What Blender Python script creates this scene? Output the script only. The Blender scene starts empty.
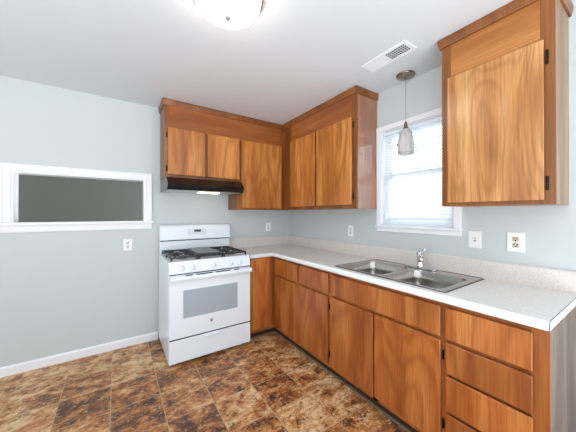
import bpy, bmesh, math, random
from mathutils import Vector, Matrix
random.seed(7)
S = bpy.context.scene
COL = S.collection

# ---------------------------------------------------------------- camera
cam_d = bpy.data.cameras.new('camera'); cam = bpy.data.objects.new('camera', cam_d); COL.objects.link(cam)
cam.location = (-2.0653, -3.084, 1.345)
cam.rotation_euler = (math.pi/2 + .003, 0, -.5939)
cam_d.sensor_width = 36; cam_d.lens = 36*255.98/576
cam_d.shift_x = -1.858/576; cam_d.shift_y = -3.028/576; cam_d.clip_start = .02
S.camera = cam
# ---------------------------------------------------------------- world: overcast daylight, brighter on the window side
W = bpy.data.worlds.new('sky'); S.world = W; W.use_nodes = True
nt = W.node_tree; nt.nodes.clear()
tc = nt.nodes.new('ShaderNodeTexCoord'); sp = nt.nodes.new('ShaderNodeSeparateXYZ')
mr = nt.nodes.new('ShaderNodeMapRange'); mr.inputs[1].default_value = 0.5; mr.inputs[2].default_value = .85
mr.inputs[3].default_value = 1.0; mr.inputs[4].default_value = 3.6
mz = nt.nodes.new('ShaderNodeMapRange'); mz.inputs[1].default_value = 0.05; mz.inputs[2].default_value = -.5   # added upward fill from below the horizon, brightens the ceiling
mz.inputs[3].default_value = 0.0; mz.inputs[4].default_value = 1.5
sm = nt.nodes.new('ShaderNodeMath'); sm.operation = 'ADD'
bg = nt.nodes.new('ShaderNodeBackground'); wo = nt.nodes.new('ShaderNodeOutputWorld')
bg.inputs[0].default_value = (.91, .96, 1.0, 1)
nt.links.new(tc.outputs['Generated'], sp.inputs[0]); nt.links.new(sp.outputs[0], mr.inputs[0])
nt.links.new(sp.outputs[2], mz.inputs[0]); nt.links.new(mr.outputs[0], sm.inputs[0]); nt.links.new(mz.outputs[0], sm.inputs[1]); nt.links.new(sm.outputs[0], bg.inputs[1]); nt.links.new(bg.outputs[0], wo.inputs[0])
S.view_settings.view_transform = 'Standard'; S.view_settings.look = 'None'
S.view_settings.gamma = 1; S.view_settings.use_curve_mapping = False
S.view_settings.exposure = 0.92
DOME_STRENGTH = 7.0

# ---------------------------------------------------------------- materials
def srgb(r, g, b):
    f = lambda c: (c/255/12.92) if c/255 <= .04045 else ((c/255+.055)/1.055)**2.4
    return (f(r), f(g), f(b), 1)
def mat(name, col, rough=.5, metal=0, **kw):
    m = bpy.data.materials.new(name); m.use_nodes = True
    p = m.node_tree.nodes['Principled BSDF']
    p.inputs['Base Color'].default_value = col; p.inputs['Roughness'].default_value = rough
    p.inputs['Metallic'].default_value = metal
    for k, v in kw.items(): p.inputs[k].default_value = v
    return m
def N(m, t, **props):
    n = m.node_tree.nodes.new(t)
    for k, v in props.items(): setattr(n, k, v)
    return n
def LK(m, a, b): m.node_tree.links.new(a, b)
def math_n(m, op, a, b=None):
    n = N(m, 'ShaderNodeMath', operation=op)
    for i, v in enumerate((a, b)):
        if v is None: continue
        if isinstance(v, (int, float)): n.inputs[i].default_value = v
        else: LK(m, v, n.inputs[i])
    return n.outputs[0]
def ramp(m, fac, stops):
    r = N(m, 'ShaderNodeValToRGB'); e = r.color_ramp.elements
    while len(e) < len(stops): e.new(.5)
    for x, (p, c) in zip(e, stops): x.position = p; x.color = c
    LK(m, fac, r.inputs[0]); return r.outputs[0]
def mix(m, fac, a, b, mode='MIX'):
    n = N(m, 'ShaderNodeMix', data_type='RGBA', blend_type=mode)
    for i, v in ((0, fac), (6, a), (7, b)):
        if isinstance(v, (int, float, tuple)): n.inputs[i].default_value = v
        else: LK(m, v, n.inputs[i])
    return n.outputs[2]

def wood(name, dark, mid, light, grain='z', rough=.32, contour=9.0, amount=.55, streak=.35, rag_k=2.3):
    m = mat(name, mid, rough); P = m.node_tree.nodes['Principled BSDF']
    t = N(m, 'ShaderNodeTexCoord'); oi = N(m, 'ShaderNodeObjectInfo')
    off = N(m, 'ShaderNodeCombineXYZ')
    for i, k in enumerate((37., 91., 53.)): LK(m, math_n(m, 'MULTIPLY', oi.outputs['Random'], k), off.inputs[i])
    ad = N(m, 'ShaderNodeVectorMath', operation='ADD'); LK(m, t.outputs['Object'], ad.inputs[0]); LK(m, off.outputs[0], ad.inputs[1])
    def noise(sc_across, sc_along, detail, dist=0):
        mp = N(m, 'ShaderNodeMapping')
        s = [sc_across]*3; s['xyz'.index(grain)] = sc_along; mp.inputs['Scale'].default_value = s
        LK(m, ad.outputs[0], mp.inputs[0])
        n = N(m, 'ShaderNodeTexNoise'); n.inputs['Scale'].default_value = 1; n.inputs['Detail'].default_value = detail
        n.inputs['Distortion'].default_value = dist; LK(m, mp.outputs[0], n.inputs['Vector']); return n.outputs[0]
    big = noise(3.2, .75, 1.5, .2)
    rag = noise(42, 5, 3)
    ph = math_n(m, 'ADD', math_n(m, 'MULTIPLY', big, contour*6.283), math_n(m, 'MULTIPLY', rag, rag_k))   # growth-ring contours
    c = math_n(m, 'ADD', math_n(m, 'MULTIPLY', math_n(m, 'SINE', ph), .5), .5)
    c = math_n(m, 'POWER', c, 2.5)
    blotch = noise(7, .9, 4, .4)
    fine = noise(120, 3.5, 3)
    base = ramp(m, blotch, [(.3, dark), (.5, mid), (.68, light)])
    col = mix(m, math_n(m, 'MULTIPLY', c, amount), base, dark)
    fr = ramp(m, fine, [(.35, (0, 0, 0, 1)), (.62, (1, 1, 1, 1))])
    dk = tuple(x*.62 for x in dark[:3])+(1,)
    col = mix(m, math_n(m, 'MULTIPLY', math_n(m, 'SUBTRACT', 1.0, fr), streak), col, dk)
    tone = N(m, 'ShaderNodeHueSaturation'); LK(m, col, tone.inputs['Color'])
    LK(m, math_n(m, 'ADD', math_n(m, 'MULTIPLY', oi.outputs['Random'], .22), .89), tone.inputs['Value'])
    LK(m, tone.outputs[0], P.inputs['Base Color'])
    return m
WU = dict(dark=srgb(152, 84, 32), mid=srgb(202, 130, 60), light=srgb(226, 160, 88), amount=.5, contour=9, streak=.4)
WB = dict(dark=srgb(144, 72, 28), mid=srgb(188, 110, 52), light=srgb(206, 134, 70), amount=.5, streak=.4)  # same wood as the uppers, dimmer light put into its darker tones
M = {}
M['wood_v'] = wood('cabinet_wood_upright', **WU)
M['wood_h'] = wood('cabinet_wood_level', srgb(138, 74, 34), srgb(164, 96, 46), srgb(180, 110, 56), 'x', contour=5, amount=.35)
M['wood_hy'] = wood('cabinet_wood_level_side', srgb(138, 74, 34), srgb(164, 96, 46), srgb(184, 114, 60), 'y', contour=5, amount=.35)
M['frame_v'] = wood('frame_wood', srgb(112, 62, 24), srgb(144, 86, 37), srgb(164, 104, 50), contour=4, amount=.3)
M['base_v'] = wood('base_wood_upright', **WB)
M['base_hd'] = wood('base_drawer_wood', **WB, contour=6)
M['base_frame'] = wood('base_frame_wood', srgb(134, 72, 30), srgb(166, 98, 44), srgb(184, 112, 56), contour=4, amount=.3)
M['big_door'] = wood('figured_birch', srgb(142, 84, 38), srgb(200, 138, 76), srgb(226, 172, 110), contour=32, amount=.32, rough=.26, rag_k=1.0)
M['end_grey'] = wood('weathered_glare_end_wood', srgb(88, 66, 54), srgb(126, 106, 92), srgb(150, 130, 116), contour=6, amount=.5, rough=.4)  # weathered on the base end; painted glare on the upper side panel
M['end_pale'] = wood('pale_glare_end_wood', srgb(134, 106, 84), srgb(158, 134, 110), srgb(172, 150, 128), contour=6, amount=.35, rough=.6)  # glare at a grazing angle painted into the wood tone
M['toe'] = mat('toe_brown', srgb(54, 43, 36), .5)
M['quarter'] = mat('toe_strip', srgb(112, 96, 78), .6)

def paint(name, col, rough=.6, bump=.02):
    m = mat(name, col, rough); P = m.node_tree.nodes['Principled BSDF']
    t = N(m, 'ShaderNodeTexCoord'); n = N(m, 'ShaderNodeTexNoise'); n.inputs['Scale'].default_value = 180
    LK(m, t.outputs['Object'], n.inputs['Vector'])
    b = N(m, 'ShaderNodeBump'); b.inputs['Strength'].default_value = bump; b.inputs['Distance'].default_value = .002
    LK(m, n.outputs[0], b.inputs['Height']); LK(m, b.outputs[0], P.inputs['Normal'])
    return m
M['wall'] = paint('wall_paint', srgb(199, 206, 207), .55)
M['ceil'] = paint('ceiling_paint', srgb(216, 222, 228), .7)
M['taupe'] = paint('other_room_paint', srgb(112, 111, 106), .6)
M['trim'] = mat('trim_white', srgb(238, 240, 244), .35)
M['white'] = mat('enamel_white', srgb(234, 243, 252), .18)
M['plastic'] = mat('plastic_white', srgb(240, 240, 238), .35)
M['ivory'] = mat('plastic_ivory', srgb(206, 196, 160), .4)
M['black'] = mat('black_gloss', srgb(14, 12, 12), .12)
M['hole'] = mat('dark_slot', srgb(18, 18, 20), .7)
M['iron'] = mat('cast_iron', srgb(44, 42, 42), .42)
M['griddle'] = mat('griddle_grey', srgb(120, 122, 124), .38, .3)
M['oven_glass'] = mat('oven_window', srgb(166, 180, 192), .10)
M['chrome'] = mat('chrome', (.78, .8, .82, 1), .07, 1)
M['nickel'] = mat('nickel', srgb(150, 138, 120), .22, 1)
M['bronze'] = mat('hinge_bronze', srgb(38, 30, 24), .35, .6)
M['grey'] = mat('grey_metal', srgb(110, 112, 116), .3, .7)
M['ventdark'] = mat('duct_dark', srgb(22, 32, 44), .7)
M['alu'] = mat('hood_filter_metal', srgb(196, 202, 204), .35, .4)
M['disp'] = mat('display_black', srgb(16, 18, 24), .15)
M['sash'] = mat('sash_paint', srgb(236, 241, 246), .4)

# brushed steel
m = mat('brushed_steel', srgb(178, 175, 170), .27, 1); M['steel'] = m
P = m.node_tree.nodes['Principled BSDF']
t = N(m, 'ShaderNodeTexCoord'); mp = N(m, 'ShaderNodeMapping'); mp.inputs['Scale'].default_value = (30, 4, 10)
n = N(m, 'ShaderNodeTexNoise'); n.inputs['Scale'].default_value = 1; LK(m, t.outputs['Object'], mp.inputs[0]); LK(m, mp.outputs[0], n.inputs['Vector'])
LK(m, math_n(m, 'ADD', math_n(m, 'MULTIPLY', n.outputs[0], .05), .15), P.inputs['Roughness'])

# speckled laminate
def laminate(name, a, b, rough):
    m = mat(name, a, rough); P = m.node_tree.nodes['Principled BSDF']
    t = N(m, 'ShaderNodeTexCoord'); n = N(m, 'ShaderNodeTexNoise'); n.inputs['Scale'].default_value = 110; n.inputs['Detail'].default_value = 3
    LK(m, t.outputs['Object'], n.inputs['Vector'])
    LK(m, ramp(m, n.outputs[0], [(.38, b), (.6, a)]), P.inputs['Base Color']); return m
M['lam'] = laminate('countertop_laminate', srgb(226, 225, 223), srgb(217, 214, 210), .3)
M['lam_edge'] = laminate('laminate_edge', srgb(226, 230, 232), srgb(221, 225, 227), .25)
M['seam'] = mat('laminate_seam', srgb(96, 96, 98), .5)

# stone-look vinyl floor: tiles of 0.305 x 0.310
m = mat('stone_vinyl', srgb(140, 90, 55), .42); M['floor'] = m; P = m.node_tree.nodes['Principled BSDF']
t = N(m, 'ShaderNodeTexCoord'); s = N(m, 'ShaderNodeSeparateXYZ'); LK(m, t.outputs['Object'], s.inputs[0])
ux = math_n(m, 'DIVIDE', math_n(m, 'ADD', s.outputs[0], .575+3.05), .305)
uy = math_n(m, 'DIVIDE', math_n(m, 'ADD', s.outputs[1], .955+3.10), .310)
cell = N(m, 'ShaderNodeCombineXYZ'); LK(m, math_n(m, 'FLOOR', ux), cell.inputs[0]); LK(m, math_n(m, 'FLOOR', uy), cell.inputs[1])
wn = N(m, 'ShaderNodeTexWhiteNoise'); LK(m, cell.outputs[0], wn.inputs['Vector'])
sc = N(m, 'ShaderNodeVectorMath', operation='SCALE'); LK(m, wn.outputs['Color'], sc.inputs[0]); sc.inputs['Scale'].default_value = 30
ad = N(m, 'ShaderNodeVectorMath', operation='ADD'); LK(m, sc.outputs[0], ad.inputs[0]); LK(m, t.outputs['Object'], ad.inputs[1])
def fn(scale, detail, rough, dist, stretch=(1, 1, 1)):
    mp = N(m, 'ShaderNodeMapping'); mp.inputs['Scale'].default_value = stretch; LK(m, ad.outputs[0], mp.inputs[0])
    n = N(m, 'ShaderNodeTexNoise'); n.inputs['Scale'].default_value = scale; n.inputs['Detail'].default_value = detail
    n.inputs['Roughness'].default_value = rough; n.inputs['Distortion'].default_value = dist
    LK(m, mp.outputs[0], n.inputs['Vector']); return n.outputs[0]
n1 = fn(7.5, 10, .74, .35, (.9, 1.25, 1))
bias = math_n(m, 'MULTIPLY', math_n(m, 'SUBTRACT', wn.outputs['Value'], .5), .13)
v = math_n(m, 'ADD', n1, bias)
col = ramp(m, v, [(.35, srgb(64, 44, 34)), (.42, srgb(112, 72, 46)), (.47, srgb(166, 102, 52)), (.53, srgb(198, 142, 84)), (.62, srgb(228, 194, 150))])
n2 = fn(6, 6, .7, .4, (1, 1.4, 1))
rust = ramp(m, n2, [(.46, (0, 0, 0, 1)), (.62, (1, 1, 1, 1))])
col = mix(m, math_n(m, 'MULTIPLY', rust, .38), col, srgb(150, 84, 38))
n3 = fn(16, 9, .82, .4)
dkv = ramp(m, n3, [(.39, (1, 1, 1, 1)), (.47, (0, 0, 0, 1))])
col = mix(m, math_n(m, 'MULTIPLY', dkv, .9), col, srgb(52, 36, 30))
n4 = fn(30, 8, .82, .5, (1, 1.3, 1))
spk = ramp(m, n4, [(.555, (0, 0, 0, 1)), (.61, (1, 1, 1, 1))])
col = mix(m, math_n(m, 'MULTIPLY', spk, .85), col, srgb(216, 192, 158))
def edge(u, w):
    f = math_n(m, 'FRACT', u); d = math_n(m, 'MINIMUM', f, math_n(m, 'SUBTRACT', 1.0, f))
    return math_n(m, 'LESS_THAN', d, w)
g = math_n(m, 'MAXIMUM', edge(ux, .011), edge(uy, .011))
col = mix(m, math_n(m, 'MULTIPLY', g, .7), col, srgb(190, 164, 130))
LK(m, col, P.inputs['Base Color'])
b = N(m, 'ShaderNodeBump'); b.inputs['Strength'].default_value = .25; b.inputs['Distance'].default_value = .003
LK(m, math_n(m, 'SUBTRACT', n1, math_n(m, 'MULTIPLY', g, .5)), b.inputs['Height']); LK(m, b.outputs[0], P.inputs['Normal'])

# lamp glass, blind slats, window glass
m = mat('lamp_glass', (1, .97, .92, 1), .3); M['lamp'] = m
m.node_tree.nodes['Principled BSDF'].inputs['Emission Color'].default_value = (1, .93, .84, 1)
m.node_tree.nodes['Principled BSDF'].inputs['Emission Strength'].default_value = DOME_STRENGTH
m = mat('hood_lamp', (1, .9, .75, 1), .3); M['hood_lamp'] = m
m.node_tree.nodes['Principled BSDF'].inputs['Emission Color'].default_value = (1, .85, .62, 1)
m.node_tree.nodes['Principled BSDF'].inputs['Emission Strength'].default_value = 1.6
def translucent(name, col, amount, rough=.5):
    m = mat(name, col, rough); nt = m.node_tree; P = nt.nodes['Principled BSDF']; out = nt.nodes['Material Output']
    tr = N(m, 'ShaderNodeBsdfTranslucent'); tr.inputs[0].default_value = col
    mx = N(m, 'ShaderNodeMixShader'); mx.inputs[0].default_value = amount
    LK(m, P.outputs[0], mx.inputs[1]); LK(m, tr.outputs[0], mx.inputs[2]); LK(m, mx.outputs[0], out.inputs['Surface']); return m
M['slat'] = translucent('blind_slat', srgb(232, 236, 238), .19)
m = translucent('frosted_swirl_glass', srgb(240, 238, 234), .55, .12); M['shade'] = m
t = N(m, 'ShaderNodeTexCoord'); mp = N(m, 'ShaderNodeMapping'); mp.inputs['Scale'].default_value = (14, 14, 5); mp.inputs['Rotation'].default_value = (.5, .3, 0)
n = N(m, 'ShaderNodeTexNoise'); n.inputs['Scale'].default_value = 1.2; n.inputs['Distortion'].default_value = 2.5
LK(m, t.outputs['Object'], mp.inputs[0]); LK(m, mp.outputs[0], n.inputs['Vector'])
LK(m, ramp(m, n.outputs[0], [(.38, srgb(214, 215, 218)), (.56, srgb(244, 244, 244))]), m.node_tree.nodes['Principled BSDF'].inputs['Base Color'])
m = bpy.data.materials.new('window_glass'); m.use_nodes = True; M['glass'] = m
nt = m.node_tree; nt.nodes.remove(nt.nodes['Principled BSDF'])
gl = nt.nodes.new('ShaderNodeBsdfGlossy'); gl.inputs['Roughness'].default_value = .02
tp = nt.nodes.new('ShaderNodeBsdfTransparent'); tp.inputs[0].default_value = (.9, .95, .97, 1)
fr = nt.nodes.new('ShaderNodeFresnel'); fr.inputs[0].default_value = 1.45; mx = nt.nodes.new('ShaderNodeMixShader')
nt.links.new(fr.outputs[0], mx.inputs[0]); nt.links.new(tp.outputs[0], mx.inputs[1]); nt.links.new(gl.outputs[0], mx.inputs[2])
nt.links.new(mx.outputs[0], nt.nodes['Material Output'].inputs['Surface'])

# ---------------------------------------------------------------- mesh helpers
class MB:
    def __init__(s): s.bm = bmesh.new()
    def merge(s, other):
        me = bpy.data.meshes.new('tmp'); other.to_mesh(me); other.free(); s.bm.from_mesh(me); bpy.data.meshes.remove(me); return s
    def box(s, x0, x1, y0, y1, z0, z1, bev=0, seg=1, rot=None):
        b = bmesh.new(); bmesh.ops.create_cube(b, size=1)
        c = Vector(((x0+x1)/2, (y0+y1)/2, (z0+z1)/2))
        for v in b.verts: v.co = Vector((v.co.x*abs(x1-x0), v.co.y*abs(y1-y0), v.co.z*abs(z1-z0)))
        if bev: bmesh.ops.bevel(b, geom=b.edges[:], offset=bev, segments=seg, affect='EDGES', profile=.5)
        for v in b.verts: v.co = (rot @ v.co if rot else v.co) + c
        return s.merge(b)
    def prism(s, poly, axis, a, b_, bev=0, smooth=False):
        """poly: 2-D outline in the two other axes (in xyz order), pulled from a to b_ along axis"""
        b = bmesh.new(); r = []
        for t_ in (a, b_):
            r.append([b.verts.new({'x': (t_, p, q), 'y': (p, t_, q), 'z': (p, q, t_)}[axis]) for p, q in poly])
        n = len(poly); b.faces.new(r[0]); b.faces.new(r[1][::-1])
        for i in range(n):
            f = b.faces.new((r[0][i], r[1][i], r[1][(i+1) % n], r[0][(i+1) % n])); f.smooth = smooth
        bmesh.ops.recalc_face_normals(b, faces=b.faces[:])
        if bev: bmesh.ops.bevel(b, geom=b.edges[:], offset=bev, segments=1, affect='EDGES')
        return s.merge(b)
    def lathe(s, prof, c, axis='z', seg=32, cap=True, scale=(1, 1)):
        b = bmesh.new(); rings = []
        for r, h in prof:
            ring = []
            for k in range(seg):
                a = 2*math.pi*k/seg; p, q = r*math.cos(a)*scale[0], r*math.sin(a)*scale[1]
                co = {'z': (p, q, h), 'x': (h, p, q), 'y': (p, h, q)}[axis]
                ring.append(b.verts.new(Vector(co)+Vector(c)))
            rings.append(ring)
        for i in range(len(rings)-1):
            for k in range(seg):
                f = b.faces.new((rings[i][k], rings[i][(k+1) % seg], rings[i+1][(k+1) % seg], rings[i+1][k])); f.smooth = True
        if cap: b.faces.new(rings[0]); b.faces.new(rings[-1][::-1])
        bmesh.ops.recalc_face_normals(b, faces=b.faces[:])
        return s.merge(b)
    def tube(s, pts, r, seg=10):
        pts = [Vector(p) for p in pts]; b = bmesh.new(); rings = []; up = None
        rs = r if isinstance(r, (list, tuple)) else [r]*len(pts)
        for i, p in enumerate(pts):
            d = (pts[min(i+1, len(pts)-1)]-pts[max(i-1, 0)]).normalized()
            if up is None: up = Vector((0, 0, 1)) if abs(d.z) < .9 else Vector((1, 0, 0))
            u = d.cross(up).normalized(); w = u.cross(d).normalized(); up = w
            rings.append([b.verts.new(p+(u*math.cos(2*math.pi*k/seg)+w*math.sin(2*math.pi*k/seg))*rs[i]) for k in range(seg)])
        for i in range(len(rings)-1):
            for k in range(seg):
                f = b.faces.new((rings[i][k], rings[i][(k+1) % seg], rings[i+1][(k+1) % seg], rings[i+1][k])); f.smooth = True
        b.faces.new(rings[0]); b.faces.new(rings[-1][::-1])
        bmesh.ops.recalc_face_normals(b, faces=b.faces[:])
        return s.merge(b)
    def plate(s, outer, holes, z0, z1):
        """flat plate with holes, all outlines in xy"""
        b = bmesh.new(); loops = []
        for lp in [outer]+holes:
            vs = [b.verts.new((x, y, z1)) for x, y in lp]
            loops.append([b.edges.new((vs[i], vs[(i+1) % len(vs)])) for i in range(len(vs))])
        bmesh.ops.triangle_fill(b, use_beauty=True, use_dissolve=False, edges=b.edges[:], normal=(0, 0, 1))
        r = bmesh.ops.extrude_face_region(b, geom=b.faces[:])
        for v in [g for g in r['geom'] if isinstance(g, bmesh.types.BMVert)]: v.co.z = z0
        bmesh.ops.recalc_face_normals(b, faces=b.faces[:])
        return s.merge(b)
def obj(name, mb, material, parent=None, **props):
    me = bpy.data.meshes.new(name)
    bm = mb.bm
    mats = material if isinstance(material, (list, tuple)) else [material]
    o = bpy.data.objects.new(name, me); COL.objects.link(o)
    top = parent
    base = Vector((0, 0, 0))
    while top is not None:
        base = base + top.location; top = top.parent
    org = Vector(props.pop('origin', base))
    for v in bm.verts: v.co -= org
    bm.to_mesh(me); bm.free()
    for k in mats: me.materials.append(k if not isinstance(k, str) else M[k])
    if parent is not None: o.parent = parent; o.location = org-base
    else: o.location = org
    for k, v in props.items(): o[k] = v
    return o
def thing(name, loc, label, cat, group=None):
    o = bpy.data.objects.new(name, None); COL.objects.link(o); o.location = loc; o.empty_display_size = .05
    o['label'] = label; o['category'] = cat
    group = group or {'wall_cabinet': 'wall cabinets', 'base_cabinet': 'base cabinets', 'wall_outlet': 'wall outlets', 'light_switch': 'light switches'}.get(name)
    if group: o['group'] = group
    return o
def struct(name, mb, material, **kw): return obj(name, mb, material, kind='structure', **kw)
def rrect(x0, x1, y0, y1, r, n=6):
    pts = []
    for cx, cy, a0 in ((x1-r, y1-r, 0), (x0+r, y1-r, 90), (x0+r, y0+r, 180), (x1-r, y0+r, 270)):
        for k in range(n+1):
            a = math.radians(a0+90*k/n); pts.append((cx+r*math.cos(a), cy+r*math.sin(a)))
    return pts

# ================================================================ THE ROOM
ZC = 2.487
XW, YS = -4.4, -4.6
PX0, PX1, PZ0, PZ1 = -2.80, -1.822, 1.272, 1.704        # pass-through opening
WY0, WY1, WZ0, WZ1 = -2.200, -1.572, 1.235, 2.112      # window opening
struct('floor', MB().box(XW, .14, -3.7, .14, -.05, 0), 'floor')
struct('ceiling', MB().box(XW, .14, YS, .14, ZC, ZC+.08), 'ceil')
w = MB(); T = .13
w.box(XW, PX0, 0, T, 0, ZC); w.box(PX1, 0, 0, T, 0, ZC); w.box(PX0, PX1, 0, T, 0, PZ0); w.box(PX0, PX1, 0, T, PZ1, ZC)
struct('wall_back', w, 'wall')
w = MB(); w.box(0, .14, WY1, T, 0, ZC); w.box(0, .14, YS, WY0, 0, ZC); w.box(0, .14, WY0, WY1, 0, WZ0); w.box(0, .14, WY0, WY1, WZ1, ZC)
struct('wall_right', w, 'wall')
struct('wall_left_unseen', MB().box(XW-.1, XW, -1.4, 0, 0, ZC), 'wall')  # unseen wall, added and cut short to limit light from the left
# the room beyond the pass-through
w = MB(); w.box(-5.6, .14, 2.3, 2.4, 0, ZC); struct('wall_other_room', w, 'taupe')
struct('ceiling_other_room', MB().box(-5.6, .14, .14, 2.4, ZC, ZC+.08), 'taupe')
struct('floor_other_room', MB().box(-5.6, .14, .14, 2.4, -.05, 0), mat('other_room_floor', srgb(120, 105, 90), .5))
# baseboard
struct('baseboard_back', MB().prism([(0, 0), (-.014, 0), (-.014, .066), (-.008, .079), (0, .079)], 'x', XW, -1.70), 'trim')
struct('baseboard_right', MB().prism([(0, 0), (-.014, 0), (-.014, .066), (-.008, .079), (0, .079)], 'y', YS, -2.83), 'trim')
# pass-through casing: profiled picture-frame with sill and apron
def casing_profile(w, d=.018):   # across width u (0 = inner edge), depth
    return [(0, 0), (0, d*.7), (w*.12, d*.8), (w*.2, d*.55), (w*.7, d*.75), (w*.8, d), (w, d), (w, 0)]
def casing_h(mb, x0, x1, z_in, up, w):     # horizontal board on the back wall, mitred ends
    b = bmesh.new(); rings = []
    for xe, sgn in ((x0, -1), (x1, 1)):
        rings.append([b.verts.new((xe+sgn*u, -d, z_in+up*u)) for u, d in casing_profile(w)])
    n = len(rings[0]); b.faces.new(rings[0]); b.faces.new(rings[1])
    for i in range(n): b.faces.new((rings[0][i], rings[0][(i+1) % n], rings[1][(i+1) % n], rings[1][i]))
    bmesh.ops.recalc_face_normals(b, faces=b.faces[:]); mb.merge(b)
def casing_v(mb, z0, z1, x_in, side, w):
    b = bmesh.new(); rings = []
    for ze, k in ((z0, 0), (z1, 1)):
        rings.append([b.verts.new((x_in+side*u, -d, ze+k*u)) for u, d in casing_profile(w)])
    n = len(rings[0]); b.faces.new(rings[0]); b.faces.new(rings[1])
    for i in range(n): b.faces.new((rings[0][i], rings[0][(i+1) % n], rings[1][(i+1) % n], rings[1][i]))
    bmesh.ops.recalc_face_normals(b, faces=b.faces[:]); mb.merge(b)
c = MB(); cw = .062
casing_h(c, PX0, PX1, PZ1, 1, cw); casing_v(c, PZ0, PZ1, PX0, -1, cw); casing_v(c, PZ0, PZ1, PX1, 1, cw)
tr = struct('trim_1', c, 'trim')
c = MB(); c.box(PX0, PX0+.012, -.004, T+.004, PZ0, PZ1); c.box(PX1-.012, PX1, -.004, T+.004, PZ0, PZ1); c.box(PX0+.012, PX1-.012, -.004, T+.004, PZ1-.012, PZ1)
struct('trim_2', c, 'trim')
struct('trim_3', MB().box(PX0-cw-.016, PX1+cw+.018, -.042, T+.03, PZ0-.026, PZ0, .004, 2), 'trim')
struct('trim_4', MB().prism([(0, 1.186), (-.012, 1.186), (-.016, 1.20), (-.016, PZ0-.026), (0, PZ0-.026)], 'x', PX0-cw, PX1+cw), 'trim')

# ================================================================ WINDOW
win = bpy.data.objects.new('window_1', None); COL.objects.link(win); win.location = (0, (WY0+WY1)/2, WZ0); win['kind'] = 'structure'
c = MB()
c.box(-.018, 0, WY1-.002, WY1+.048, WZ0, WZ1, .003); c.box(-.018, 0, WY0-.048, WY0+.002, WZ0, WZ1, .003)
c.box(-.020, 0, WY0-.048, WY1+.048, WZ1, WZ1+.045, .003)
obj('casing', c, 'trim', win)
c = MB(); c.box(0, .14, WY1-.008, WY1, WZ0, WZ1); c.box(0, .14, WY0, WY0+.008, WZ0, WZ1); c.box(0, .14, WY0+.008, WY1-.008, WZ1-.008, WZ1)
obj('jamb', c, 'trim', win)
obj('sill', MB().box(-.036, .13, WY0-.05, WY1+.05, WZ0-.014, WZ0+.004, .004, 2), 'trim', win)
obj('apron', MB().box(-.014, 0, WY0-.047, WY1+.048, 1.181, WZ0-.014, .003), 'trim', win)
def sash(z0, z1, x0, x1, rail):
    a, b_ = WY0+.008, WY1-.008; k = .042; mb = MB()
    mb.box(x0, x1, a, a+k, z0, z1, .003); mb.box(x0, x1, b_-k, b_, z0, z1, .003)
    mb.box(x0+.001, x1-.001, a+k, b_-k, z0, z0+rail); mb.box(x0+.001, x1-.001, a+k, b_-k, z1-.04, z1)
    s_ = obj('sash', mb, 'sash', win)
    obj('pane', MB().box((x0+x1)/2-.002, (x0+x1)/2+.002, a+k, b_-k, z0+rail, z1-.04), 'glass', s_)
    return s_
sash(WZ0+.004, 1.715, .068, .096, .055)
sash(1.68, WZ1-.008, .100, .128, .04)
lk = MB(); lk.box(.05, .068, -1.925, -1.885, 1.700, 1.712, .003); lk.lathe([(.006, 0), (.008, .006), (.005, .012)], (.056, -1.905, 1.712), seg=12)
obj('sash_lock', lk, 'grey', win, label='small grey sash lock')
# blind
bl = thing('window_blind', (.035, (WY0+WY1)/2, WZ0), 'white horizontal slat blind hanging in the window above the sink', 'blind')
ba, bb = WY0+.014, WY1-.014
obj('headrail', MB().box(.012, .052, ba, bb, WZ1-.042, WZ1-.009, .003), 'white', bl)
c = MB(); z = 1.322; k = 0
while z < WZ1-.05:
    b = bmesh.new(); rows = []
    for ye in (ba, bb):
        row = []
        for j in range(6):
            u = (j/5-.5)*.034; a = math.radians(52)
            bow = .0035*(1-(2*(j/5-.5))**2)
            row.append(b.verts.new((.034+u*math.cos(a)-bow*math.sin(a), ye, z+u*math.sin(a)+bow*math.cos(a))))
        rows.append(row)
    for j in range(5):
        f = b.faces.new((rows[0][j], rows[0][j+1], rows[1][j+1], rows[1][j])); f.smooth = True
    bmesh.ops.recalc_face_normals(b, faces=b.faces[:])
    c.merge(b); z += .0255
obj('slats', c, 'slat', bl)
obj('bottom_rail', MB().box(.018, .050, ba, bb, 1.292, 1.310, .004, 2), 'white', bl)
for yy in (WY1-.07, WY0+.09):
    obj('ladder_cord', MB().tube([(.014, yy, 1.30), (.014, yy, WZ1-.04)], .0013, 6), 'sash', bl)
obj('tilt_wand', MB().tube([(.006, WY1-.095, WZ1-.05), (.006, WY1-.095, 1.66)], .0035, 8), 'plastic', bl)
obj('cord_lock', MB().box(.002, .012, -1.735, -1.722, 1.950, 1.966, .002), 'hole', bl, label='small dark cord stop')

# ================================================================ COUNTERTOP
ZT = .914; TC = .040; XE = -.914; YE = -2.815; DC = .638
SK = (-.572, -.070, -2.385, -1.560)     # cut-out for the sink
ct = thing('countertop', (-.3, -1.3, ZT-TC), 'off-white speckled laminate countertop running from the stove around the corner', 'countertop')
c = MB()
c.plate([(XE, 0), (XE, -DC+.012), (-DC+.012, -DC+.012), (-DC+.012, YE), (0, YE), (0, 0)], [[(SK[0], SK[2]), (SK[1], SK[2]), (SK[1], SK[3]), (SK[0], SK[3])]], ZT-.02, ZT)
obj('worktop', c, 'lam', ct)
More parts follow.
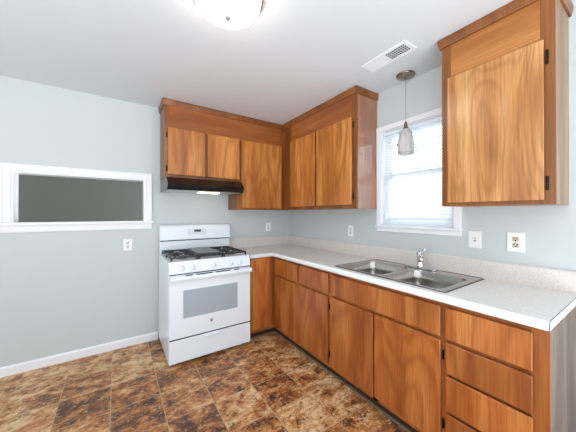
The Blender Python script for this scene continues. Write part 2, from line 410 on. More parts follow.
# rounded nosing swept along the front
r_ = .012; prof = [(0, ZT)]
prof += [(r_*math.sin(math.radians(a)), ZT-r_+r_*math.cos(math.radians(a))) for a in (18, 36, 54, 72, 90)]
prof += [(r_, ZT-TC+.003), (r_-.003, ZT-TC), (0, ZT-TC), (-.02, ZT-TC), (-.02, ZT-.0205), (0, ZT-.0205)]
b = bmesh.new(); fx = -DC+.012; rings = []
rings.append([b.verts.new((XE, fx-d, z)) for d, z in prof])
rings.append([b.verts.new((fx-d, fx-d, z)) for d, z in prof])
rings.append([b.verts.new((fx-d, YE, z)) for d, z in prof])
n_ = len(prof)
for i in (0, 1):
    for j in range(n_):
        f = b.faces.new((rings[i][j], rings[i][(j+1) % n_], rings[i+1][(j+1) % n_], rings[i+1][j])); f.smooth = 0 < j < 6
b.faces.new(rings[0]); b.faces.new(rings[2][::-1]); bmesh.ops.recalc_face_normals(b, faces=b.faces[:])
obj('front_edge', MB().merge(b), 'lam_edge', ct)
c = MB(); c.box(-DC+.002, -.001, YE-.0015, YE+.0, ZT-TC, ZT-.001)
obj('end_strip', c, 'lam_edge', ct)
obj('end_seam', MB().tube([(-.002, YE-.0012, ZT-.0012), (-DC+.012, YE-.0012, ZT-.0012), (-DC+.005, YE-.0012, ZT-.004), (-DC+.0015, YE-.0012, ZT-.011), (-DC+.001, YE-.0012, ZT-TC+.001)], .0017, 6), 'seam', ct, label='dark seam line on the counter end')
# backsplash
bp = [(0, ZT), (-.020, ZT), (-.020, 1.024), (-.014, 1.032), (0, 1.032)]
M['lam_pink'] = laminate('backsplash_laminate', srgb(228, 221, 215), srgb(218, 209, 203), .35)
obj('backsplash', MB().prism(bp, 'x', XE, -.020).prism(bp, 'y', YE, 0), 'lam_pink', ct)

# ================================================================ SINK
sk = thing('kitchen_sink', (-.318, -1.968, ZT), 'double bowl stainless steel sink set into the countertop under the window', 'sink')
X0, X1, Y0, Y1 = -.584, -.052, -2.402, -1.542
bowls = [(-.560, -.165, -1.955, -1.585), (-.560, -.165, -2.360, -1.990)]
c = MB(); c.plate(rrect(X0, X1, Y0, Y1, .016), [rrect(a, b_, c0, d, .055) for a, b_, c0, d in bowls], ZT+.0005, ZT+.005)
obj('rim', c, 'steel', sk)
c = MB(); c.plate(rrect(X0-.0025, X1+.0025, Y0-.0025, Y1+.0025, .018), [rrect(X0+.01, X1-.01, Y0+.01, Y1-.01, .02)], ZT+.0001, ZT+.0028)  # dark plate standing in for the gap shadow under the rim
obj('rim_gap_shade', c, 'hole', sk, label='thin dark plate as the gap shadow around the sink rim')
c = MB()   # raised bead round the rim
pts = [(x, y, ZT+.005) for x, y in rrect(X0+.006, X1-.006, Y0+.006, Y1-.006, .014)]; c.tube(pts+[pts[0]], .003, 6)
obj('rim_bead', c, 'steel', sk)
for a, b_, c0, d in bowls:
    b = bmesh.new(); rings = []
    for ins, z, r in ((0, ZT+.005, .055), (.004, ZT-.002, .052), (.010, ZT-.06, .050), (.018, ZT-.13, .048), (.030, ZT-.158, .05), (.055, ZT-.168, .05), (.13, ZT-.171, .02)):
        rings.append([b.verts.new((x, y, z)) for x, y in rrect(a+ins, b_-ins, c0+ins, d-ins, max(r, .01))])
    for i in range(len(rings)-1):
        for j in range(len(rings[0])):
            k = (j+1) % len(rings[0]); f = b.faces.new((rings[i][j], rings[i][k], rings[i+1][k], rings[i+1][j])); f.smooth = True
    b.faces.new(rings[-1]); bmesh.ops.recalc_face_normals(b, faces=b.faces[:])
    for f in b.faces: f.normal_flip()
    bo = obj('bowl', MB().merge(b), 'steel', sk)
    obj('drain', MB().lathe([(.001, .004), (.012, .004), (.03, .002), (.042, .004), (.045, .001)], ((a+b_)/2, (c0+d)/2, ZT-.170), seg=24, cap=False), 'chrome', bo)

fa = thing('faucet', (-.105, -1.996, ZT+.0068), 'chrome single-lever faucet standing on the rear ledge of the sink', 'faucet')
zf = ZT+.0068; fy = -1.996
obj('escutcheon', MB().prism(rrect(-.132, -.078, fy-.125, fy+.125, .026), 'z', zf, zf+.010, .002), 'chrome', fa)
obj('body', MB().lathe([(.028, .008), (.025, .02), (.022, .05), (.023, .085), (.026, .10), (.024, .118), (.012, .128), (.002, .130)], (-.105, fy, zf), seg=24), 'chrome', fa)
obj('spout', MB().tube([(-.110, fy-.004, zf+.060), (-.134, fy-.019, zf+.088), (-.166, fy-.040, zf+.104), (-.198, fy-.060, zf+.104), (-.216, fy-.072, zf+.090), (-.220, fy-.074, zf+.072)], [.019, .019, .0175, .0165, .016, .0155], 14), 'chrome', fa)
obj('lever', MB().tube([(-.105, fy, zf+.122), (-.108, fy-.006, zf+.138), (-.120, fy-.028, zf+.148), (-.134, fy-.052, zf+.152)], [.010, .009, .007, .006], 10), 'chrome', fa)

# ================================================================ CABINETS
# a slab facing -y or -x: u runs along the wall
def slab(face, a, b_, z0, z1, plane, th=.018, bev=.003):
    mb = MB(); lo, hi = min(a, b_), max(a, b_); g = .006
    if face == 'y':
        mb.box(lo, hi, plane-th-.004, plane-.006, z0, z1, bev); mb.box(lo+g, hi-g, plane-.0065, plane+.0, z0+g, z1-g)
    else:
        mb.box(plane-th-.004, plane-.006, lo, hi, z0, z1, bev); mb.box(plane-.0065, plane, lo+g, hi-g, z0+g, z1-g)
    return mb
def hinge(face, u, z, plane, parent, h=.055):
    mb = MB()
    if face == 'y':
        mb.box(u-.0055, u+.0055, plane-.004, plane+.0005, z-h/2, z+h/2, .001)
        mb.lathe([(.0035, -h*.4), (.0035, h*.4)], (u, plane-.008, z), seg=10); mb.lathe([(.002, -h/2), (.0045, -h*.44), (.002, -h*.4)], (u, plane-.008, z), seg=10); mb.lathe([(.002, h/2), (.0045, h*.44), (.002, h*.4)], (u, plane-.008, z), seg=10)
    else:
        mb.box(plane-.004, plane+.0005, u-.0055, u+.0055, z-h/2, z+h/2, .001)
        mb.lathe([(.0035, -h*.4), (.0035, h*.4)], (plane-.008, u, z), seg=10); mb.lathe([(.002, -h/2), (.0045, -h*.44), (.002, -h*.4)], (plane-.008, u, z), seg=10); mb.lathe([(.002, h/2), (.0045, h*.44), (.002, h*.4)], (plane-.008, u, z), seg=10)
    obj('hinge', mb, 'bronze', parent, label='dark bronze hinge')
DU = .293; ZU = 1.393; ZF = 2.430; FT = .018
# -- uppers on the back wall
def carcass_y(x0, x1, z0, z1, mb=None):
    mb = mb or MB(); mb.box(x0, x1, -DU+FT, 0, z0, z1); return mb
cab = thing('wall_cabinet', (-1.28, -.15, 1.70), 'short two-door wood cabinet fixed above the black range hood', 'cabinet')
XL, XM = -1.679, -.884
obj('body', carcass_y(XL+.004, XM-.0005, 1.70, ZC-.004), 'frame_v', cab)
obj('side_panel', MB().box(XL, XL+.004, -DU+FT, 0, 1.70, ZC-.005), 'end_grey', cab, label='left side panel with grey glare in its colour')  # grey here is grazing glare put into the wood colour
f = MB(); f.box(XL, -1.636, -DU, -DU+FT, 1.70, ZF, .001); f.box(-1.296, -1.246, -DU, -DU+FT, 1.732, 2.215); f.box(-.90, XM-.0005, -DU, -DU+FT, 1.70, ZF, .001)
f.box(-1.636, -.90, -DU, -DU+FT, 1.70, 1.745, .001)
obj('face_frame', f, 'frame_v', cab)
obj('frieze', MB().box(-1.636, -.90, -DU-.002, -DU+FT, 2.195, ZF).box(-.9001, -.335, -DU-.0022, -DU-.0002, 2.195, ZF), 'wood_h', cab)
for a, b_ in ((-1.648, -1.286), (-1.259, -.894)):
    d = obj('door', slab('y', a, b_, 1.738, 2.206, -DU), 'wood_v', cab)
    hinge('y', (a-.010) if a < -1.5 else b_+.008, 2.13, -DU, d); hinge('y', (a-.010) if a < -1.5 else b_+.008, 1.80, -DU, d)
cab2 = thing('wall_cabinet', (-.6, -.15, ZU), 'tall single-door wood cabinet on the back wall in the corner right of the hood', 'cabinet')
b = MB(); b.box(-.912, -.001, -DU+FT, 0, ZU, 1.698); b.box(XM+.0005, -.001, -DU+FT, 0, 1.698, ZC-.004)
obj('body', b, 'frame_v', cab2)
f = MB(); f.box(-.912, -.862, -DU, -DU+FT, ZU, 1.698, .001); f.box(XM+.0005, -.862, -DU, -DU+FT, 1.698, ZF)
f.box(-.862, -DU-.0005, -DU, -DU+FT, ZU, 1.43); f.box(-.335, -DU-.0005, -DU, -DU+FT, 1.43, ZF)
obj('face_frame', f, 'frame_v', cab2)
obj('top_rail', MB().box(-.862, -.335, -DU, -DU+FT, 2.195, ZF), 'wood_h', cab2)
d = obj('door', slab('y', -.870, -.322, 1.412, 2.204, -DU), 'wood_v', cab2)
# -- uppers on the right wall
def carcass_x(y0, y1, z0, z1): return MB().box(-DU+FT, 0, y0, y1, z0, z1)
cab3 = thing('wall_cabinet', (-.15, -.9, ZU), 'two-door wood cabinet on the right wall between the corner and the window', 'cabinet')
YA, YB = -DU-.0005, -1.5216
obj('body', carcass_x(YB+.004, YA, ZU, ZC-.004), 'frame_v', cab3)
M['end_gloss'] = wood('glossy_end_wood', srgb(126, 70, 34), srgb(152, 90, 46), srgb(170, 106, 58), contour=8, amount=.5, rough=.07)
M['end_gloss'].node_tree.nodes['Principled BSDF'].inputs['Coat Weight'].default_value = 1
M['end_gloss'].node_tree.nodes['Principled BSDF'].inputs['Coat Roughness'].default_value = .04
M['end_gloss'].node_tree.nodes['Principled BSDF'].inputs['Coat IOR'].default_value = 1.9
obj('side_panel', MB().box(-DU+FT, 0, YB, YB+.004, ZU, ZC-.005), 'end_gloss', cab3)
f = MB(); f.box(-DU, -DU+FT, YA-.20, YA, ZU, ZF, .001); f.box(-DU, -DU+FT, YB, YB+.045, ZU, ZF, .001); f.box(-DU, -DU+FT, -.99, -.95, 1.43, 2.21)
f.box(-DU, -DU+FT, YB+.045, YA-.20, ZU, 1.435, .001)
obj('face_frame', f, 'frame_v', cab3)
obj('frieze', MB().box(-DU-.002, -DU+FT, YB+.045, -.493, 2.20, ZF), 'wood_hy', cab3)
for i, (a, b_) in enumerate(((-.955, -.497), (-1.479, -.988))):
    d = obj('door', slab('x', a, b_, 1.428, 2.221, -DU), 'wood_v', cab3)
    if i: hinge('x', a-.009, 2.15, -DU, d); hinge('x', a-.009, 1.505, -DU, d)
cab4 = thing('wall_cabinet', (-.15, -2.51, ZU), 'single-door wood cabinet on the right wall, right of the window', 'cabinet')
YC, YD = -2.2484, -2.7766
obj('body', carcass_x(YD+.004, YC, ZU, ZC-.004), 'frame_v', cab4)
obj('side_panel', MB().box(-DU+FT, 0, YD, YD+.004, ZU, ZC-.005), 'end_pale', cab4, label='end panel with pale glare in its colour')
f = MB(); f.box(-DU, -DU+FT, -2.305, YC, ZU, ZF, .001); f.box(-DU, -DU+FT, YD, -2.722, ZU, ZF, .001); f.box(-DU, -DU+FT, -2.722, -2.305, ZU, 1.43, .001)
obj('face_frame', f, 'frame_v', cab4)
obj('frieze', MB().box(-DU-.001, -DU+FT, -2.722, -2.305, 2.19, ZF), wood('frieze_birch', srgb(146, 86, 34), srgb(176, 112, 50), srgb(192, 128, 64), 'y', contour=6, amount=.35), cab4)
d = obj('door', slab('x', -2.737, -2.290, 1.414, 2.212, -DU), 'big_door', cab4)
hinge('x', -2.747, 2.125, -DU, d, .07); hinge('x', -2.747, 1.498, -DU, d, .07)
# crown moulding: one run over the corner cabinets, one over the cabinet by the window
def crown(name, path, label):
    """path of (x, y, nx, ny) corner points with the outward mitre direction"""
    prof = [(0, 2.428), (.010, 2.428), (.012, 2.436), (.018, 2.470), (.018, ZC-.003), (0, ZC-.003)]
    b = bmesh.new(); rings = [[b.verts.new((x+nx*u, y+ny*u, z)) for u, z in prof] for x, y, nx, ny in path]
    n = len(prof)
    for i in range(len(rings)-1):
        for j in range(n): b.faces.new((rings[i][j], rings[i][(j+1) % n], rings[i+1][(j+1) % n], rings[i+1][j]))
    b.faces.new(rings[0]); b.faces.new(rings[-1][::-1]); bmesh.ops.recalc_face_normals(b, faces=b.faces[:])
    o = obj(name, MB().merge(b), 'frame_v', origin=(path[1][0], path[1][1], 2.43)); o['label'] = label; o['category'] = 'moulding'; o['group'] = 'crown mouldings'; return o
crown('crown_moulding', [(XL-.0003, 0, -1, 0), (XL-.0003, -DU-.0003, -1, -1), (-DU-.0003, -DU-.0003, -1, -1), (-DU-.0003, YB-.0003, -1, -1), (0, YB-.0003, 0, -1)],
      'brown crown moulding around the corner cabinets under the ceiling')
crown('crown_moulding', [(0, YC+.0003, 0, 1), (-DU-.0003, YC+.0003, -1, 1), (-DU-.0003, YD-.0003, -1, -1), (0, YD-.0003, 0, -1)],
      'brown crown moulding on the cabinet right of the window')

# -- base cabinets
DB = .601; ZB = ZT-TC-.001; ZK = .070
def toe(mb_list, parent): obj('toe_kick', mb_list, 'toe', parent)
c1 = thing('base_cabinet', (-.7, -.3, 0), 'narrow one-door base cabinet between the stove and the corner', 'cabinet')
obj('body', MB().box(-.912, -.6025, -DB+FT, 0, ZK, ZB), 'base_frame', c1)
f = MB(); f.box(-.912, -.885, -DB, -DB+FT, ZK, ZB, .001); f.box(-.66, -DB-.0015, -DB, -DB+FT, ZK, ZB, .001); f.box(-.885, -.66, -DB, -DB+FT, ZK, .12); f.box(-.885, -.66, -DB, -DB+FT, .84, ZB)
obj('face_frame', f, 'base_frame', c1)
obj('door', slab('y', -.896, -.648, .106, .868, -DB), 'base_v', c1)
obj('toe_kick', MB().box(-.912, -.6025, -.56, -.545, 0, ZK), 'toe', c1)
obj('floor_strip', MB().box(-.912, -.6025, -.578, -.5605, 0, .012, .003), 'quarter', c1)

def base_unit(y0, y1, label):
    u = thing('base_cabinet', (-.3, (y0+y1)/2, 0), label, 'cabinet')
    return u
u2 = base_unit(-1.52, -.602, 'base cabinet with two small drawers over one wide door, next to the corner')
obj('body', MB().box(-DB+FT, -.001, -1.520, -.001, ZK, ZB), 'base_frame', u2)
f = MB(); f.box(-DB, -DB+FT, -.648, -DB, ZK, ZB); f.box(-DB, -DB+FT, -1.5205, -1.492, ZK, ZB, .001); f.box(-DB, -DB+FT, -1.10, -1.062, .685, ZB)
f.box(-DB, -DB+FT, -1.492, -.648, .835, ZB); f.box(-DB, -DB+FT, -1.492, -.648, .65, .695); f.box(-DB, -DB+FT, -1.492, -.648, ZK, .12)
obj('face_frame', f, 'base_frame', u2)
obj('drawer', slab('x', -1.066, -.648, .684, .850, -DB), 'base_hd', u2)
obj('drawer', slab('x', -1.506, -1.094, .684, .850, -DB), 'base_hd', u2)
d = obj('door', slab('x', -1.500, -.646, .104, .660, -DB), 'base_v', u2)
hinge('x', -1.509, .575, -DB, d, .05); hinge('x', -1.509, .185, -DB, d, .05)
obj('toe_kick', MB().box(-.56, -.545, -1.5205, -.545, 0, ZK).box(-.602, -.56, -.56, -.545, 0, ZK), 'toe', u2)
obj('floor_strip', MB().box(-.578, -.5605, -1.5205, -.579, 0, .012, .003), 'quarter', u2)
u3 = base_unit(-2.405, -1.5205, 'wide sink base cabinet with one long false drawer front over two doors')
obj('body', MB().box(-DB+FT, 0, -2.405, -2.385, ZK, ZB).box(-DB+FT, 0, -1.541, -1.521, ZK, ZB).box(-DB+FT, 0, -2.385, -1.541, ZK, ZK+.02).box(-.02, 0, -2.385, -1.541, ZK+.02, ZB), 'base_frame', u3)
f = MB(); f.box(-DB, -DB+FT, -1.545, -1.521, ZK, ZB, .001); f.box(-DB, -DB+FT, -2.405, -2.380, ZK, ZB, .001); f.box(-DB, -DB+FT, -1.98, -1.94, ZK, .66)
f.box(-DB, -DB+FT, -2.38, -1.545, .83, ZB); f.box(-DB, -DB+FT, -2.38, -1.545, .65, .70); f.box(-DB, -DB+FT, -2.38, -1.545, ZK, .12)
obj('face_frame', f, 'base_frame', u3)
obj('false_drawer_front', slab('x', -2.392, -1.533, .684, .848, -DB), 'base_hd', u3)
for i, (a, b_) in enumerate(((-1.953, -1.533), (-2.392, -1.966))):
    d = obj('door', slab('x', a, b_, .104, .664, -DB), 'base_v', u3)
    e = -1.525 if i == 0 else -2.3995
    if i: hinge('x', e, .585, -DB, d, .05); hinge('x', e, .215, -DB, d, .05)
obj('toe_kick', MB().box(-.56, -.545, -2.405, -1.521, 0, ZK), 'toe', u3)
obj('floor_strip', MB().box(-.578, -.5605, -2.405, -1.521, 0, .012, .003), 'quarter', u3)
u4 = base_unit(-2.812, -2.4055, 'four-drawer base cabinet at the open end of the counter')
obj('body', MB().box(-DB+FT, 0, -2.808, -2.4055, ZK, ZB), 'base_frame', u4)
f = MB(); f.box(-DB, -DB+FT, -2.425, -2.4055, ZK, ZB, .001); f.box(-DB, -DB+FT, -2.812, -2.750, ZK, ZB, .001)
for z0, z1 in ((.835, ZB), (.655, .70), (.485, .515), (.285, .315), (ZK, .12)): f.box(-DB, -DB+FT, -2.75, -2.425, z0, z1)
obj('face_frame', f, 'base_frame', u4)
for z0, z1 in ((.682, .846), (.502, .662), (.304, .485), (.106, .287)):
    obj('drawer', slab('x', -2.762, -2.418, z0, z1, -DB), 'base_hd', u4)
obj('end_panel', MB().box(-DB+FT, 0, -2.812, -2.808, 0, ZB), 'end_grey', u4, label='greyed weathered wooden end panel')
obj('toe_kick', MB().box(-.56, -.545, -2.808, -2.4055, 0, ZK), 'toe', u4)
obj('floor_strip', MB().box(-.578, -.5605, -2.808, -2.4055, 0, .012, .003), 'quarter', u4)

# ================================================================ RANGE HOOD
hd = thing('range_hood', (-1.295, -.2, 1.57), 'black range hood under the short cabinet above the stove', 'range hood')
hx0, hx1 = -1.677, -.9135
prof = [(-.001, 1.698), (-.41, 1.698), (-.50, 1.625), (-.455, 1.574), (-.448, 1.574), (-.448, 1.588), (-.006, 1.588), (-.006, 1.576), (-.001, 1.576)]
obj('shell', MB().prism(prof, 'x', hx0, hx1), 'black', hd)
obj('filter', MB().box(hx0+.012, hx1-.012, -.446, -.008, 1.576, 1.587), 'alu', hd)
obj('lamp_lens', MB().box(-1.34, -1.12, -.30, -.19, 1.568, 1.5755, .003), 'hood_lamp', hd, label='small glowing lamp lens')
for x in (hx0, hx1-.010): obj('side_lip', MB().box(x, x+.010, -.45, -.002, 1.570, 1.590), 'black', hd)

# ================================================================ STOVE
sx0, sx1 = -1.690, -.928
st = thing('gas_stove', ((sx0+sx1)/2, -.35, 0), 'white freestanding gas stove standing against the back wall', 'stove')
obj('body', MB().box(sx0, sx1, -.652, -.03, .035, .902, .003), 'white', st)
for x in (sx0+.05, sx1-.05):
    for y in (-.55, -.08): obj('foot', MB().lathe([(.018, 0), (.018, .03), (.01, .036)], (x, y, 0), seg=12), 'hole', st)
obj('plinth', MB().box(sx0+.02, sx1-.02, -.60, -.58, .004, .035), 'hole', st)
b = MB(); b.box(sx0-.002, sx1+.002, -.672, -.075, .900, .921, .005, 2)
obj('cooktop', b, 'white', st)
# control panel (front slope)
obj('control_panel', MB().prism([(-.652, .815), (-.690, .815), (-.694, .822), (-.678, .900), (-.672, .9005), (-.652, .9005)], 'x', sx0, sx1), 'white', st)
for x in (-1.585, -1.496, -1.307, -1.135, -1.047):
    k = MB(); k.lathe([(.024, 0), (.023, -.010), (.018, -.018), (.0165, -.024), (.002, -.025)], (x, -.686, .860), axis='y', seg=24)
    k.box(x-.004, x+.004, -.716, -.70, .842, .878, .002)
    obj('knob', k, 'white', st)
# backguard: slimmer riser with an overhanging control head
obj('riser', MB().box(sx0+.001, sx1-.001, -.105, -.028, .915, 1.060), 'white', st)
head = MB().prism([(-.028, 1.060), (-.122, 1.060), (-.128, 1.066), (-.116, 1.200), (-.098, 1.219), (-.040, 1.221), (-.028, 1.21)], 'x', sx0, sx1)
head = obj('backguard', head, 'white', st)
obj('shadow_strip', MB().box(sx0+.003, sx1-.003, -.110, -.106, 1.050, 1.060), 'hole', st, label='dark strip as the shadow under the control head')  # solid dark strip in place of the shadow below the overhang
# control pad
def on_head(z): return -.128+(z-1.066)*(.012/.134)
def tilt(x0, x1, z0, z1, th, off=0):
    return MB().prism([(on_head(z0)-off, z0), (on_head(z0)-off-th, z0), (on_head(z1)-off-th, z1), (on_head(z1)-off, z1)], 'x', x0, x1)
pad = obj('control_pad', tilt(-1.412, -1.206, 1.108, 1.176, .0012), mat('pad_grey_white', srgb(224, 230, 238), .3), head)
obj('display', tilt(-1.345, -1.268, 1.142, 1.168, .0012, .0012), 'disp', head, label='black clock display')
dg = MB()
for i, x in enumerate((-1.334, -1.318, -1.298, -1.282)):
    y = on_head(1.155)-.0026
    for (a, b_, c0, e) in ((0, .009, 0, .0015), (0, .009, .0165, .018), (0, .009, .008, .0095), (0, .0015, .009, .018), (.0075, .009, 0, .009)):
        dg.box(x+a, x+b_, y-.0004, y+.0002, 1.146+c0, 1.146+e)
obj('digits', dg, mat('display_digit', srgb(150, 190, 200), .4), head)
bt = MB()
for x in (-1.400, -1.380, -1.360, -1.255, -1.238, -1.221):
    for z in (1.116, 1.132, 1.150, 1.164): bt.merge(tilt(x-.005, x+.004, z, z+.006, .0008, .0012).bm)
for x in (-1.335, -1.315, -1.295, -1.275): bt.merge(tilt(x-.005, x+.004, 1.120, 1.126, .0008, .0012).bm)
obj('button', bt, mat('button_grey', srgb(176, 186, 198), .4), head, kind='stuff')
# oven door
dr = obj('oven_door', MB().box(sx0+.001, sx1-.001, -.700, -.655, .250, .806, .005, 2), 'white', st)
obj('window_pane', MB().box(-1.576, -1.070, -.7025, -.699, .420, .666, .001), 'oven_glass', dr, label='grey oven window')
hl = MB().prism([(-.699, .802), (-.722, .802), (-.738, .792), (-.742, .775), (-.736, .758), (-.728, .756), (-.722, .770), (-.699, .772)], 'x', sx0+.001, sx1-.001)
obj('handle', hl, 'white', dr)
sl = MB()
for x0, x1 in ((-1.56, -1.50), (-1.47, -1.325), (-1.295, -1.15), (-1.115, -1.06)): sl.box(x0, x1, -.7225, -.705, .8017, .8026)
for x0, x1 in ((-1.56, -1.50), (-1.47, -1.325), (-1.295, -1.15), (-1.115, -1.06)):
    sl.prism([(-.7225, .8021), (-.7232, .8023), (-.7302, .7985), (-.7295, .7972)], 'x', x0, x1)
obj('vent_slot', sl, 'hole', dr)
bd = obj('emblem', MB().lathe([(.013, 0), (.013, -.0015), (.0115, -.002), (.001, -.002)], (-1.325, -.700, .353), axis='y', seg=24), 'grey', dr, label='round grey maker emblem')
cu = bpy.data.curves.new('monogram', 'FONT'); cu.body = 'GE'; cu.size = .013; cu.align_x = 'CENTER'; cu.align_y = 'CENTER'; cu.extrude = .0002
cu.materials.append(M['white'])
tx = bpy.data.objects.new('monogram', cu); COL.objects.link(tx)
dgp = bpy.context.evaluated_depsgraph_get(); me = bpy.data.meshes.new_from_object(tx.evaluated_get(dgp)); COL.objects.unlink(tx); bpy.data.objects.remove(tx)
b = bmesh.new(); b.from_mesh(me)
for v in b.verts: v.co = Vector((v.co.x-1.325, -.7024-v.co.z, v.co.y+.353))
obj('monogram', MB().merge(b), 'white', dr)
for z0, z1 in ((.806, .815), (.238, .250)): obj('door_gap', MB().box(sx0+.004, sx1-.004, -.690, -.654, z0, z1), 'hole', st)
dw = obj('drawer', MB().box(sx0+.001, sx1-.001, -.700, -.655, .040, .238, .005, 2), 'white', st)
obj('pull', MB().prism([(-.699, .232), (-.716, .228), (-.722, .222), (-.718, .214), (-.712, .212), (-.712, .219), (-.699, .222)], 'x', -1.395, -1.252), 'white', dw)
# burners and grates
for bx in (-1.548, -1.070):
    for by in (-.235, -.505):
        k = MB(); k.lathe([(.052, .0), (.050, .008), (.040, .010), (.002, .010)], (bx, by, .921), seg=28)
        bu = obj('burner', k, 'grey', st)
        obj('burner_cap', MB().lathe([(.034, .010), (.036, .014), (.034, .020), (.002, .022)], (bx, by, .921), seg=28), 'iron', bu)
obj('burner', MB().prism(rrect(-1.345, -1.275, -.50, -.24, .033), 'z', .921, .934, .002), 'grey', st)
def grate(x0, x1, y0, y1, cxs, fingers=True):
    z = .950; h = .007; g = MB(); t_ = .006
    g.box(x0, x1, y0, y0+2*t_, z-.008, z+h, .002); g.box(x0, x1, y1-2*t_, y1, z-.008, z+h, .002)
    g.box(x0, x0+2*t_, y0, y1, z-.008, z+h, .002); g.box(x1-2*t_, x1, y0, y1, z-.008, z+h, .002)
    ym = (y0+y1)/2; g.box(x0, x1, ym-t_, ym+t_, z-.006, z+h, .002)
    for x in (x0+t_, x1-t_):
        for y in (y0+t_, ym, y1-t_): g.box(x-.007, x+.007, y-.007, y+.007, .9205, z-.006, .001)
    if fingers:
        xc = (x0+x1)/2
        for yc in ((y0+ym)/2, (y1+ym)/2):
            hy = (y1-y0)/4
            g.box(x0, xc-.026, yc-.004, yc+.004, z-.004, z+h+.001, .001); g.box(xc+.026, x1, yc-.004, yc+.004, z-.004, z+h+.001, .001)
            g.box(xc-.004, xc+.004, yc+.026, yc+hy, z-.004, z+h+.001, .001); g.box(xc-.004, xc+.004, yc-hy, yc-.026, z-.004, z+h+.001, .001)
            for sx_ in (-1, 1):
                for sy_ in (-1, 1):
                    p = Vector((xc+sx_*.028, yc+sy_*.028, z+.003)); q = Vector((xc+sx_*.085, yc+sy_*.085, z+.003))
                    g.tube([p, q], .0045, 6)
    return g
obj('grate', grate(-1.668, -1.432, -.635, -.105, None), 'iron', st)
obj('grate', grate(-1.186, -.948, -.635, -.105, None), 'iron', st)
gr = obj('grate', grate(-1.424, -1.194, -.635, -.105, None, False), 'iron', st)
obj('griddle', MB().prism(rrect(-1.414, -1.204, -.575, -.135, .02), 'z', .9575, .966, .002), 'griddle', st, label='flat grey griddle plate')

st.location.x -= .004; st.location.y += .014
# ================================================================ CEILING LIGHT, PENDANT, VENT
dl = thing('ceiling_light', (-1.588, -1.80, ZC), 'round white glass dome light glowing on the ceiling', 'lamp')
lc = (-1.588, -1.80, ZC)
obj('base_pan', MB().lathe([(.180, 0), (.185, -.006), (.181, -.022), (.16, -.024)], lc, seg=48), mat('pan_brass', srgb(206, 178, 140), .25, .8), dl)
gd = [(.173, -.016)]+[(.171*math.cos(math.radians(a)), -.022-.098*math.sin(math.radians(a))) for a in range(5, 86, 8)]+[(.004, -.1205)]
obj('glass_dome', MB().lathe(gd, lc, seg=48), 'lamp', dl)
obj('finial', MB().lathe([(.015, -.118), (.016, -.124), (.011, -.131), (.006, -.138), (.001, -.140)], lc, seg=16), mat('finial_nickel', srgb(104, 102, 96), .4, .3), dl)

pl = thing('pendant_lamp', (-.098, -1.874, ZC), 'pendant lamp with white swirled glass shade hanging in front of the window', 'lamp')
pc = (-.098, -1.874, 0)
obj('canopy', MB().lathe([(.073, ZC), (.074, ZC-.006), (.066, ZC-.014), (.040, ZC-.020), (.012, ZC-.024), (.006, ZC-.034), (.002, ZC-.036)], pc, seg=36), 'nickel', pl)
obj('cord', MB().tube([(pc[0], pc[1], ZC-.03), (pc[0], pc[1], 2.09)], .0022, 8), mat('cord_silver', srgb(150, 150, 150), .4, .5), pl)
obj('socket_cup', MB().lathe([(.003, 2.105), (.009, 2.098), (.013, 2.075), (.015, 2.060), (.022, 2.046), (.025, 2.038), (.004, 2.036)], pc, seg=24), 'nickel', pl)
sh = [(.022, 2.042), (.036, 2.030), (.048, 2.005), (.056, 1.970), (.0615, 1.925), (.063, 1.875), (.0615, 1.838), (.0585, 1.838), (.060, 1.875), (.0585, 1.925), (.053, 1.970), (.045, 2.003), (.033, 2.026), (.020, 2.038)]
obj('glass_shade', MB().lathe(sh, pc, seg=36, cap=False), 'shade', pl)
obj('bulb', MB().lathe([(.012, 2.02), (.013, 2.0), (.022, 1.975), (.028, 1.95), (.022, 1.925), (.002, 1.915)], pc, seg=20), 'plastic', pl)

vx0, vx1, vy0, vy1 = -.502, -.360, -2.118, -1.755
vt = thing('ceiling_vent', ((vx0+vx1)/2, (vy0+vy1)/2, ZC), 'white rectangular air vent grille in the ceiling near the pendant', 'vent')
fr_ = MB(); fr_.plate([(vx0, vy0), (vx1, vy0), (vx1, vy1), (vx0, vy1)], [[(vx0+.026, vy0+.026), (vx1-.026, vy0+.026), (vx1-.026, -1.945), (vx0+.026, -1.945)], [(vx0+.026, -1.935), (vx1-.026, -1.935), (vx1-.026, vy1-.026), (vx0+.026, vy1-.026)]], ZC-.006, ZC-.0003)
obj('frame', fr_, 'trim', vt)
obj('duct_backing', MB().box(vx0+.026, vx1-.026, vy0+.026, -1.940, ZC-.0015, ZC-.0002), 'ventdark', vt)
lv = MB()
for k in (1, 2, 3): lv.box(vx0+.026+k*.0225-.0012, vx0+.026+k*.0225+.0012, vy0+.027, -1.946, ZC-.005, ZC-.002)
for k in range(8): yy = vy0+.040+k*.0165; lv.box(vx0+.027, vx1-.027, yy, yy+.0011, ZC-.0048, ZC-.0022)
obj('louvre', lv, 'trim', vt)
lv = MB(); lv.box(vx0+.026, vx1-.026, -1.938, vy1-.026, ZC-.0025, ZC-.0002)
for k in range(8): xx = vx0+.031+k*.0105; lv.box(xx, xx+.006, -1.932, vy1-.030, ZC-.0055, ZC-.0025, .001)
obj('louvre', lv, 'trim', vt)

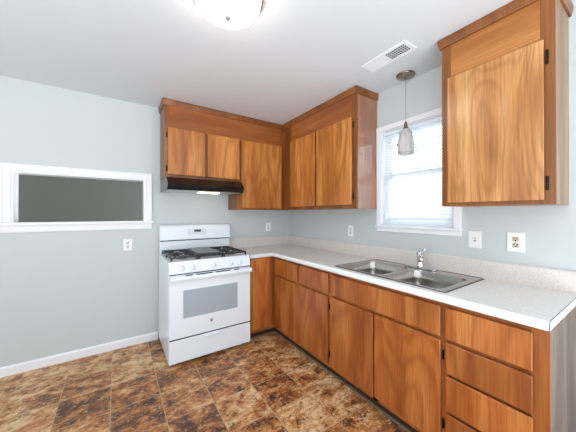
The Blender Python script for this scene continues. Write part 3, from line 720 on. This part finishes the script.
# ================================================================ OUTLETS AND SWITCHES
def wallplate(face, u, z, w, h, kind, label, inner='plastic'):
    """face 'x' = right wall, 'y' = back wall"""
    def bx(mb, u0, u1, z0, z1, d0, d1, bev=0):
        if face == 'x': return mb.box(-d1, -d0, u+u0, u+u1, z+z0, z+z1, bev)
        return mb.box(u+u0, u+u1, -d1, -d0, z+z0, z+z1, bev)
    cat = 'outlet' if kind == 'outlet' else 'switch'
    r = thing('wall_outlet' if kind == 'outlet' else 'light_switch', (0, u, z) if face == 'x' else (u, 0, z), label, cat)
    obj('cover_plate', bx(MB(), -w/2, w/2, -h/2, h/2, .0002, .006, .002), 'plastic', r)
    if kind == 'outlet':
        for s_ in (-1, 1):
            zc = s_*.0195
            e = obj('receptacle', bx(MB(), -.017, .017, zc-.014, zc+.014, .0055, .0080, .001), inner, r)
            q = MB(); bx(q, -.0095, -.005, zc-.003, zc+.010, .0075, .0084); bx(q, .005, .0095, zc-.003, zc+.010, .0075, .0084); bx(q, -.004, .004, zc-.012, zc-.005, .0075, .0084)
            obj('slot', q, 'hole', e)
        obj('screw', bx(MB(), -.0025, .0025, -.0025, .0025, .0055, .0075), 'grey', r)
    else:
        obj('toggle_slot', bx(MB(), -.006, .006, -.013, .013, .0055, .0065), mat('slot_grey', srgb(120, 116, 104), .5), r)
        obj('toggle', bx(MB(), -.004, .004, -.002, .010, .006, .016, .001), inner, r)
    return r
wallplate('y', -1.974, 1.030, .078, .118, 'outlet', 'white wall outlet low on the back wall left of the stove')
wallplate('y', -.343, 1.163, .074, .116, 'outlet', 'white wall outlet on the back wall right of the stove, under the corner cabinet')
wallplate('x', -1.188, 1.163, .074, .116, 'outlet', 'white wall outlet on the right wall between the corner and the window')
wallplate('x', -2.328, 1.165, .078, .118, 'switch', 'white light switch right of the sink window')
wallplate('x', -2.549, 1.168, .086, .122, 'outlet', 'white wall plate with tan receptacles under the right-hand cabinet', 'ivory')
wallplate('y', -2.905, 1.13, .076, .118, 'switch', 'white switch plate at the left photo edge below the pass-through')
